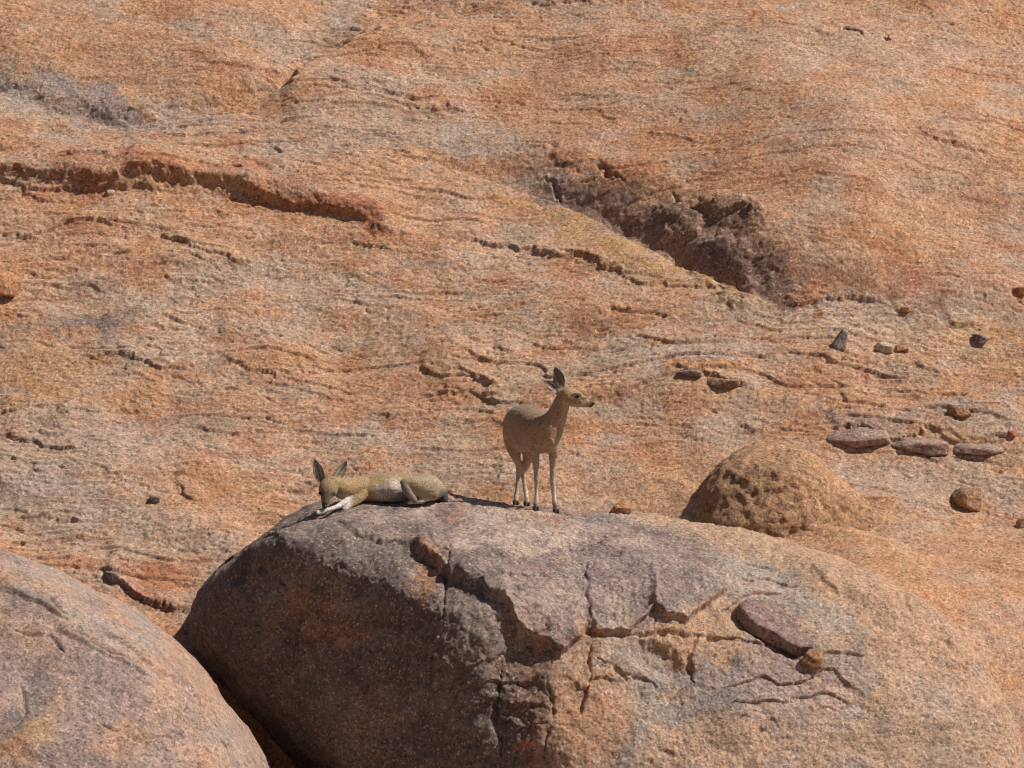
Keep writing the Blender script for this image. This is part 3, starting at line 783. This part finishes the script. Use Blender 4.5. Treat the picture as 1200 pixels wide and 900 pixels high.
class Beast:
    def __init__(s): s.V = []; s.F = []; s.n = 0; s.S = []; s.T = []
    def tube(s, rows, side, tag, n=18):
        """rows of (px, py, y, half width, half height)"""
        Q = catmull([[*at(r[0], r[1], r[2]), r[3], r[4] if len(r) > 4 else r[3]] for r in rows])
        Q[:, 3:] = np.maximum(Q[:, 3:], .004)
        P = Q[:, :3]; T = np.gradient(P, axis=0); T /= np.linalg.norm(T, axis=1, keepdims=True)
        side = np.array(side, float)
        th = np.arange(n) / n * 2 * math.pi
        # rounded ends
        idx = [(0, -.75, .5), (0, -.45, .82)] + [(i, 0, 1) for i in range(len(Q))] + [(len(Q) - 1, .45, .82), (len(Q) - 1, .75, .5)]
        rings = []
        for i, off, sc in idx:
            S = side - T[i] * (side @ T[i]); S /= np.linalg.norm(S); B = np.cross(T[i], S)
            c = P[i] + T[i] * off * min(Q[i, 3], Q[i, 4])
            rings.append(c + np.cos(th)[:, None] * S * Q[i, 3] * sc + np.sin(th)[:, None] * B * Q[i, 4] * sc)
        m = len(rings); base = s.n
        s.V.append(np.concatenate(rings)); s.V.append(np.array([rings[0].mean(0), rings[-1].mean(0)])); s.n += m * n + 2
        for i in range(m - 1):
            for j in range(n):
                a = base + i * n + j; b = base + i * n + (j + 1) % n
                s.F.append((a, b, b + n, a + n))
        for j in range(n):
            s.F.append((base + m * n, base + (j + 1) % n, base + j)); s.F.append((base + m * n + 1, base + (m - 1) * n + j, base + (m - 1) * n + (j + 1) % n))
        s.S.append(P); s.T += [(tag, k / (len(P) - 1), max(Q[k, 3], .012)) for k in range(len(P))]
    def ear(s, base, tip, wd, face, tag, th=.008, cup=.5):
        base = np.array(base); tip = np.array(tip); L = tip - base; ln = np.linalg.norm(L); l = L / ln
        f = np.array(face, float); f -= l * (f @ l); f /= np.linalg.norm(f); wv = np.cross(l, f)
        ns, ntt = 14, 9; g = []
        for fb in (1, -1):
            for i in range(ns):
                q = i / (ns - 1); w_ = wd * (math.sin(math.pi * min(1, .12 + .9 * q ** .95)) ** .75) + .003
                for j in range(ntt):
                    t = -1 + 2 * j / (ntt - 1)
                    g.append(base + L * q + wv * t * w_ - f * cup * (1 - t * t) * w_ + f * fb * th / 2 * (1 - .3 * abs(t)) - f * .01 * q)
        k = ns * ntt; b0 = s.n; s.V.append(np.array(g)); s.n += 2 * k
        for i in range(ns - 1):
            for j in range(ntt - 1):
                a = b0 + i * ntt + j
                s.F.append((a, a + 1, a + ntt + 1, a + ntt)); s.F.append((a + k, a + k + ntt, a + k + ntt + 1, a + k + 1))
        edge = [(i, 0) for i in range(ns)] + [(ns - 1, j) for j in range(1, ntt)] + [(i, ntt - 1) for i in range(ns - 2, -1, -1)] + [(0, j) for j in range(ntt - 2, 0, -1)]
        for q in range(len(edge)):
            a = b0 + edge[q][0] * ntt + edge[q][1]; b = edge[(q + 1) % len(edge)]; b = b0 + b[0] * ntt + b[1]
            s.F.append((a, b, b + k, a + k))
        s.S.append(np.array([base + L * q - f * cup * wd * .6 for q in np.linspace(.1, 1, 8)])); s.T += [(tag, q, .012) for q in np.linspace(.1, 1, 8)]
        s.earinfo = getattr(s, 'earinfo', {}); s.earinfo[tag] = (base, l, wv, f, ln, wd)
    def build(s, parent, org, colour, voxel=.0036):
        V = np.concatenate(s.V) - org
        me = bpy.data.meshes.new('raw'); me.from_pydata(V.tolist(), [], s.F)
        bm = bmesh.new(); bm.from_mesh(me); bmesh.ops.recalc_face_normals(bm, faces=bm.faces); bm.to_mesh(me); bm.free()
        o = bpy.data.objects.new('raw', me); C.objects.link(o)
        r = o.modifiers.new('r', 'REMESH'); r.mode = 'VOXEL'; r.voxel_size = voxel; r.use_smooth_shade = True
        q = o.modifiers.new('s', 'SMOOTH'); q.factor = .5; q.iterations = 4
        dg = bpy.context.evaluated_depsgraph_get(); dg.update()
        out = bpy.data.meshes.new_from_object(o.evaluated_get(dg)); out.name = 'body'
        bpy.data.objects.remove(o)
        n = len(out.vertices); P = np.empty(n * 3, np.float32); out.vertices.foreach_get('co', P); P = P.reshape(-1, 3).astype(float)
        Nn = np.empty(n * 3, np.float32); out.vertices.foreach_get('normal', Nn); Nn = Nn.reshape(-1, 3).astype(float)
        P2 = P + Nn * (.0022 * fbm3(P * 45, 2, 5) + .004 * noise3(P * 14, 8))[:, None] * .7
        out.vertices.foreach_set('co', P2.astype(np.float32).ravel())
        SS = np.concatenate(s.S) - org
        col = colour(P + org, Nn, SS + org, s.T)
        out.attributes.clear() if False else None
        add_col(out, np.clip(col, .01, .85)); out.update()
        out.polygons.foreach_set('use_smooth', np.full(len(out.polygons), True))
        b = link('body', out, M_fur, parent)
        return b

def nearest_tag(P, S, T):
    rad = np.array([t[2] for t in T]); tags = np.array([t[0] for t in T]); tt = np.array([t[1] for t in T])
    best = np.full(len(P), 1e9); bi = np.zeros(len(P), int)
    for k in range(len(S)):
        d = np.linalg.norm(P - S[k], axis=1) / rad[k]
        m = d < best; best[m] = d[m]; bi[m] = k
    return tags[bi], tt[bi]

def small(name, parent, org, cen, ax, mat, rot=None):
    d, Q = ICO[3]
    V = d * np.array(ax)
    if rot is not None: V = V @ np.array(rot).T
    me = mesh_from(name, V + (np.array(cen) - org), Q)
    return link(name, me, mat, parent)

def hoof(parent, org, top, foot, fwd):
    """a cloven hoof: two blunt claws, standing on their tips"""
    top = np.array(top); foot = np.array(foot); fwd = np.array(fwd, float); fwd /= np.linalg.norm(fwd)
    sd = np.cross(fwd, [0, 0, 1]); bm = bmesh.new(); VV = []; FF = []; n = 10
    for sgn in (-1, 1):
        b0 = len(VV)
        for q, rx, ry, sh in ((0, .0085, .013, -.002), (.35, .0095, .0145, .001), (.75, .009, .014, .004), (1, .0065, .010, .006)):
            c = top + (foot - top) * q + sd * sgn * .008 + fwd * sh
            for j in range(n):
                a = j / n * 2 * math.pi
                VV.append(c + sd * math.cos(a) * rx + fwd * math.sin(a) * ry)
        for i in range(3):
            for j in range(n):
                a = b0 + i * n + j; b = b0 + i * n + (j + 1) % n; FF.append((a, b, b + n, a + n))
        FF.append(tuple(b0 + j for j in range(n))); FF.append(tuple(b0 + 3 * n + j for j in range(n - 1, -1, -1)))
    me = bpy.data.meshes.new('hoof'); me.from_pydata([(v - org).tolist() for v in VV], [], FF)
    me.polygons.foreach_set('use_smooth', np.full(len(me.polygons), True))
    bm.free()
    return link('hoof', me, M_hoof, parent)

TOPM = BIG_P[:, 2] > -.45
TOPP = BIG_P[TOPM]
def top_z(x, y):
    d = np.hypot(TOPP[:, 0] - x, TOPP[:, 1] - y)
    k = np.argsort(d)[:12]
    if d[k[0]] > .03: print('no rock under', x, y, d[k[0]])
    return float(TOPP[k, 2].max())

FAWN = np.array([.36, .225, .125]); UMBER = np.array([.155, .105, .062]); LEGC = np.array([.50, .42, .34]); CREAM = np.array([.62, .55, .46]); GREYF = np.array([.36, .30, .24])

def antelope(name, label, org_px, make):
    root = bpy.data.objects.new(name, None); C.objects.link(root); root['label'] = label; root['category'] = 'antelope'; root.empty_display_size = .1
    return root

# --- standing
hs = np.array([.438, -.9, 0]); ls = np.array([.9, .438, 0])
def standing():
    B = Beast()
    feet = {'hr': (604.3, 594, .225), 'hl': (617.3, 595, .25), 'fr': (627.7, 596.5, -.105), 'fl': (651.8, 598.6, -.04)}
    zs = {k: top_z(*at(*v)[:2]) for k, v in feet.items()}
    # how many photo pixels each foot has to move to stand on the rock
    dz = {k: (at(*v)[2] - zs[k]) / s_ for k, v in feet.items()}
    g = float(np.mean(list(dz.values())))
    print('standing feet offsets px', {k: round(v, 1) for k, v in dz.items()})
    def sh(rows, g=g): return [(r[0], r[1] + g, *r[2:]) for r in rows]
    B.tube(sh([(604, 505, .29, .045, .06), (607, 501, .24, .083, .106), (612, 502, .17, .098, .126), (620, 503, .09, .095, .123), (629, 505.5, .01, .092, .115),
            (637, 508, -.06, .088, .108), (643, 511, -.105, .074, .092), (646, 512, -.125, .05, .062)]), ls, 'trunk', 28)
    B.tube(sh([(640, 520, -.085, .056, .066), (643.5, 508, -.105, .062, .070), (647.5, 497, -.11, .057, .066), (652.3, 488, -.115, .049, .055), (656.5, 477.5, -.125, .041, .047), (660, 468, -.13, .036, .041)]), (.25, 1, 0), 'neck', 22)
    B.tube(sh([(657, 461, -.13, .022, .026), (662, 462.5, -.135, .034, .043), (668, 465.5, -.14, .037, .048), (675, 468, -.145, .034, .044), (682, 470.8, -.152, .025, .033),
            (688, 472.6, -.158, .018, .023), (693, 474.4, -.162, .014, .017)]), (-.15, 1, 0), 'head', 22)
    def knee(rows, key):
        q = []
        n = len(rows)
        low = rows[0][1]; hi = rows[-1][1]
        for r in rows:
            t = max(0, (r[1] - low) / (hi - low)); q.append((r[0], r[1] + g + (dz[key] - g) * t * 1.0, *r[2:]))
        return q
    B.tube(knee([(604, 506, .19, .07, .08), (601.5, 521, .18, .045, .06), (603.5, 534, .19, .027, .04), (607.5, 544, .235, .017, .024), (608.5, 551, .255, .0155, .019), (607.5, 561, .25, .0118, .013),
                 (605.6, 577, .24, .011, .012), (604.8, 585, .235, .0145, .015), (604.4, 590, .228, .0125, .013)], 'hr'), ls, 'hleg', 16)
    B.tube(knee([(616, 508, .22, .06, .07), (620, 528, .17, .04, .05), (617.5, 542, .22, .022, .03), (613.5, 551, .265, .016, .020), (613, 557, .275, .0148, .017), (614.6, 570, .268, .0112, .012),
                 (616.6, 583, .258, .0138, .0145), (617.2, 591, .252, .0122, .0125)], 'hl'), ls, 'hleg', 16)
    B.tube(knee([(629, 508, -.085, .045, .06), (627, 527, -.10, .026, .036), (628, 541, -.10, .019, .022), (628.8, 553, -.105, .0148, .016), (628.9, 559, -.107, .0148, .0155), (628.6, 570, -.105, .0108, .0115),
                 (628.2, 584, -.105, .0132, .014), (627.8, 592, -.107, .0122, .0125)], 'fr'), ls, 'fleg', 16)
    B.tube(knee([(647, 510, -.06, .042, .055), (648.5, 530, -.05, .025, .034), (647.8, 544, -.045, .0185, .021), (647.4, 556, -.045, .0148, .016), (647.6, 562, -.045, .0145, .015), (648.4, 574, -.042, .0108, .0115),
                 (650.2, 587, -.04, .0132, .014), (651.4, 594.5, -.04, .0122, .0125)], 'fl'), ls, 'fleg', 16)
    A = lambda x, y, z: at(x, y + g, z)
    B.tube(sh([(601, 487, .30, .016, .016), (600, 495, .315, .014, .014), (601, 502, .31, .01, .01)]), ls, 'tail', 10)
    B.ear(A(658, 455, -.125), A(649.5, 429.5, -.10), .030, (-.25, -1, .25), 'ear1')
    B.ear(A(658, 460, -.125), A(638.5, 446, -.15), .026, (-.1, -1, .35), 'ear2')
    cen = np.mean([at(*v) for v in feet.values()], axis=0); org = np.array([cen[0], cen[1], float(np.mean(list(zs.values())))])
    root = antelope('antelope', 'slender brown antelope standing on the boulder crest, head turned to the right', None, None)
    root.location = org
    def colour(P, N, S, T):
        tags, tt = nearest_tag(P, S, T); px, py = proj(P); py = py - g
        n = noise3(P * 12, 3)
        col = np.tile(FAWN, (len(P), 1))
        m = np.isin(tags, ['trunk']); f = sst(500, 472, py) * m
        col = blend(col, f * .6, UMBER)
        col = blend(col, m * sst(.1, .5, noise3(P * 9, 44)) * .35, UMBER)
        col = blend(col, sst(560, 600, 700 - px * 0 - (px - 540)) * 0, UMBER)
        col = blend(col, (m * sst(516, 533, py)) * .45, GREYF * 1.25)
        leg = np.isin(tags, ['hleg', 'fleg'])
        col = blend(col, leg * sst(522, 560, py) * .75, LEGC)
        col = blend(col, leg * sst(566, 582, py) * .8, CREAM)
        kn = leg * np.exp(-((py - 557) / 6) ** 2)
        col = blend(col, kn * .45 * (tags == 'fleg'), np.array([.2, .17, .15]))
        fet = leg * sst(587, 592, py + n)
        col = blend(col, fet * .75, np.array([.10, .08, .07]))
        nk = (tags == 'neck') | (tags == 'trunk')
        col = blend(col, nk * sst(650, 664, px + (py - 500) * .25) * .4, LEGC * .9)
        hd = tags == 'head'
        col = blend(col, hd * sst(472, 478, py) * .6, CREAM)
        col = blend(col, hd * sst(458, 453, py) * .5, UMBER)
        dd = np.hypot((px - 675.5) / 6.5, (py - 463.8) / 3.0); col = blend(col, hd * sst(1.25, .8, dd) * .85, np.array([.035, .026, .022]))
        dd = np.hypot((px - 683.5) / 4.2, (py - 467) / 1.8); col = blend(col, hd * sst(1.3, .7, dd) * .8, np.array([.04, .03, .027]))
        col = blend(col, hd * sst(689.5, 692, px) * .85, np.array([.045, .035, .032]))
        col = blend(col, hd * np.exp(-((py - (476.3 + (px - 690) * -.02)) / .8) ** 2) * sst(681, 686, px) * .7, np.array([.05, .035, .03]))
        dd = np.hypot((px - 684) / 3, (py - 473.3) / 1.6); col = blend(col, hd * sst(1.2, .7, dd) * .6, CREAM)
        for e in ('ear1', 'ear2'):
            b, l, wv, f, ln, wd = B.earinfo[e]; me_ = tags == e
            q = P - b; t = np.abs(q @ wv) / wd; u_ = (q @ l) / ln
            inner = ((N @ f) > .1) * me_
            col = blend(col, me_ * .6, GREYF * .8)
            col = blend(col, inner * .8, np.array([.13, .115, .085]) if e == 'ear1' else np.array([.10, .08, .065]))
            col = blend(col, inner * np.exp(-((t - .5) / .12) ** 2) * (.5 if e == 'ear2' else .25), CREAM)
            col = blend(col, me_ * sst(.78, .95, t) * .8, np.array([.06, .05, .04]))
            col = blend(col, me_ * sst(.35, .0, u_) * .7, CREAM * .9)
        return col
    B.build(root, org, colour)
    for s2, yy in ((1, -.143), (-1, -.143)):
        c = A(675.9, 463.9, -.145); c = c + np.array([-.15, 1, 0]) * (-.0315 * s2)
        small('eye', root, org, c, (.0105, .0065, .008), M_eye)
    small('nose', root, org, A(695, 473, -.163), (.010, .012, .0095), M_nose)
    tops = {'hr': (604.4, 589.5, .228), 'hl': (617.2, 590.5, .252), 'fr': (627.8, 592, -.107), 'fl': (651.4, 594, -.04)}
    for k in feet:
        t = at(tops[k][0], tops[k][1] + dz[k], tops[k][2]); f = at(*feet[k]); f = np.array([f[0], f[1], zs[k] - .002])
        hoof(root, org, t, f, hs)
    return root
standing()

# --- lying
def lying():
    B = Beast()
    ref = at(462, 582, -.07); zz = np.mean([top_z(at(x, 582, -.07)[0], -.07) for x in (445, 462, 480, 500)])
    g = (ref[2] - zz) / s_
    print('lying offset px', g)
    sh = lambda rows: [(r[0], r[1] + g, *r[2:]) for r in rows]
    B.tube(sh([(519, 574, -.01, .03, .03), (512, 569.5, -.02, .07, .055), (500, 566, -.03, .088, .074), (481, 565.5, -.03, .082, .074), (461, 565, -.05, .098, .08), (440, 566, -.06, .09, .072),
            (424, 568, -.08, .08, .058), (411, 570, -.11, .06, .045)]), (0, 1, 0), 'trunk', 28)
    B.tube(sh([(428, 566, -.08, .07, .062), (414, 567, -.12, .064, .06), (403, 567, -.16, .055, .056), (394, 563, -.19, .042, .044), (388, 560, -.205, .032, .032)]), (.3, 1, 0), 'neck', 22)
    B.tube(sh([(387, 558, -.205, .034, .030), (385.5, 563, -.222, .047, .040), (384, 569.5, -.24, .048, .042), (382.6, 576, -.257, .033, .034), (381.3, 582, -.27, .0215, .026), (380.6, 586.5, -.28, .0165, .018)]), (1, .35, 0), 'head', 22)
    B.ear(at(377.5, 561 + g, -.205), at(368.5, 532 + g, -.19), .026, (-.15, -1, .1), 'ear1')
    B.ear(at(391.5, 559 + g, -.20), at(407, 534 + g, -.18), .025, (.05, -1, .1), 'ear2')
    # forelegs
    B.tube(sh([(420, 570, -.12, .045, .05), (412, 578, -.165, .03, .034), (402, 584.5, -.21, .018, .018), (391, 589.5, -.25, .0135, .014), (380, 593, -.275, .0125, .0125), (372, 595, -.29, .0135, .0135)]), (0, 1, 0), 'fore', 14)
    B.tube(sh([(424, 572, -.13, .04, .04), (416, 582, -.18, .022, .022), (408, 588, -.21, .014, .014), (403, 592, -.22, .012, .012)]), (0, 1, 0), 'fore', 14)
    # haunch, shank, foot
    B.tube(sh([(511, 569, -.07, .05, .05), (501, 566, -.13, .07, .07), (488, 564, -.175, .052, .056), (475.5, 560.5, -.20, .026, .030)]), (0, 1, 0), 'haunch', 22)
    B.tube(sh([(472.5, 558.5, -.20, .019, .019), (475.5, 566, -.212, .022, .024), (480.5, 573.5, -.215, .019, .021), (486, 580, -.21, .015, .015)]), (0, 1, 0), 'shank', 14)
    B.tube(sh([(500, 577, -.17, .02, .02), (492, 581.5, -.19, .015, .014), (483, 582.5, -.20, .0115, .0115), (479, 583.3, -.205, .0125, .012)]), (0, 1, 0), 'hfoot', 14)
    B.tube(sh([(514, 570, -.04, .03, .03), (519.5, 576, -.07, .026, .028), (522, 582, -.085, .016, .018)]), (0, 1, 0), 'tail', 12)
    org = np.array([at(462, 582, -.07)[0], -.07, zz])
    root = antelope('antelope', 'olive brown antelope lying on the boulder crest, resting its muzzle on a white foreleg', None, None)
    root.location = org
    def colour(P, N, S, T):
        tags, tt = nearest_tag(P, S, T); px, py = proj(P); py = py - g
        n = noise3(P * 14, 3)
        OL = np.array([.34, .225, .11])
        col = np.tile(OL, (len(P), 1))
        tr = np.isin(tags, ['trunk', 'haunch', 'shank'])
        col = blend(col, tr * sst(470, 500, px) * .55, GREYF * .9)
        col = blend(col, tr * sst(556, 549, py + n * 1.5) * .5, np.array([.25, .175, .075]))
        bel = tr * sst(561, 567, py + n * 2 + np.abs(px - 462) * .12) * sst(434, 444, px) * sst(478, 470, px)
        col = blend(col, bel * .95 * (tags == 'trunk'), np.array([.45, .39, .33]))
        col = blend(col, (tags == 'trunk') * np.exp(-(((px - 463) / 8) ** 2 + ((py - 564) / 8) ** 2)) * .95, CREAM * 1.2)
        col = blend(col, (tags == 'shank') * .8, np.array([.21, .18, .155]))
        col = blend(col, (tags == 'haunch') * sst(485, 474, px) * .6, np.array([.24, .21, .18]))
        col = blend(col, (tags == 'hfoot') * .8, LEGC)
        col = blend(col, (tags == 'tail') * .9, np.array([.07, .06, .055]))
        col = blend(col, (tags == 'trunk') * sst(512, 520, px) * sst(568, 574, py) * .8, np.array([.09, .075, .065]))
        col = blend(col, sst(511, 517, px + (py - 576) * .35) * sst(565, 572, py) * .95, np.array([.045, .04, .038]))  # dark tail and rump end, with the shadow there painted in
        fo = tags == 'fore'
        col = blend(col, fo * sst(416, 408, px) * .85, np.array([.70, .66, .60]))
        col = blend(col, (np.isin(tags, ['neck', 'trunk'])) * sst(570, 580, py) * sst(440, 420, px) * .6, CREAM * .8)
        hd = tags == 'head'
        col = blend(col, hd * .55, np.array([.20, .135, .075]))
        col = blend(col, hd * sst(8, 3, np.abs(px - 383.5) + (578 - py) * .3) * sst(562, 572, py) * .6, np.array([.09, .06, .045]))
        for ex, ey in ((374.8, 572.3), (390.6, 573.2)):
            dd = np.hypot((px - ex) / 4.0, (py - ey) / 2.6); col = blend(col, hd * sst(1.3, .7, dd) * .8, np.array([.04, .03, .025]))
        col = blend(col, hd * sst(581, 584.5, py) * .8, np.array([.05, .045, .05]))
        col = blend(col, (hd * sst(386, 389, px) * sst(577, 580, py)) * .7, CREAM * .8)
        for e in ('ear1', 'ear2'):
            b, l, wv, f, ln, wd = B.earinfo[e]; me_ = tags == e
            q = P - b; t = np.abs(q @ wv) / wd; u_ = (q @ l) / ln
            inner = ((N @ f) > .1) * me_
            col = blend(col, me_ * .6, GREYF)
            col = blend(col, inner * .75, np.array([.17, .14, .10]))
            col = blend(col, inner * np.exp(-((t - .45) / .15) ** 2) * .5, CREAM)
            col = blend(col, me_ * sst(.8, .97, t) * .7, np.array([.08, .06, .045]))
        return col
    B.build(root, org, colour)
    small('eye', root, org, at(374.6, 572 + g, -.262), (.0065, .008, .0085), M_eye)
    small('eye', root, org, at(390.9, 573 + g, -.262), (.0065, .008, .0085), M_eye)
    small('nose', root, org, at(380.4, 588 + g, -.29), (.0125, .009, .0095), M_nose)
    for a_, b_, fw in (((372.5, 595, -.29), (366, 597.5, -.30), (-.3, -.2, 1)), ((403.5, 591.5, -.22), (400, 596, -.235), (-1, -.3, .6)), ((479.5, 583.3, -.205), (474, 584.8, -.21), (-.4, -.2, 1))):
        hoof(root, org, at(a_[0], a_[1] + g, a_[2]), at(b_[0], b_[1] + g, b_[2]), fw)
    return root
lying()
# ------------------------------------------------------------------ plain around the foot of the slope
def ground():
    n = 60
    a = np.concatenate([[-1500, -700, -300, -150, -80], np.linspace(-45, 45, n), [80, 150, 300, 700, 1500]])
    u, v = np.meshgrid(a, a, indexing='ij'); u = u.ravel(); v = v.ravel()
    P = np.stack([u, v, -3.6 + .15 * noise2(u * .1, v * .1, 5)], -1)
    col = np.tile(SAND * .9, (len(u), 1))
    return link('ground', mesh_from('ground', P, grid_faces(len(a), len(a)), col), M_slope, kind='structure', label='sandy ground at the foot of the slope')
ground()
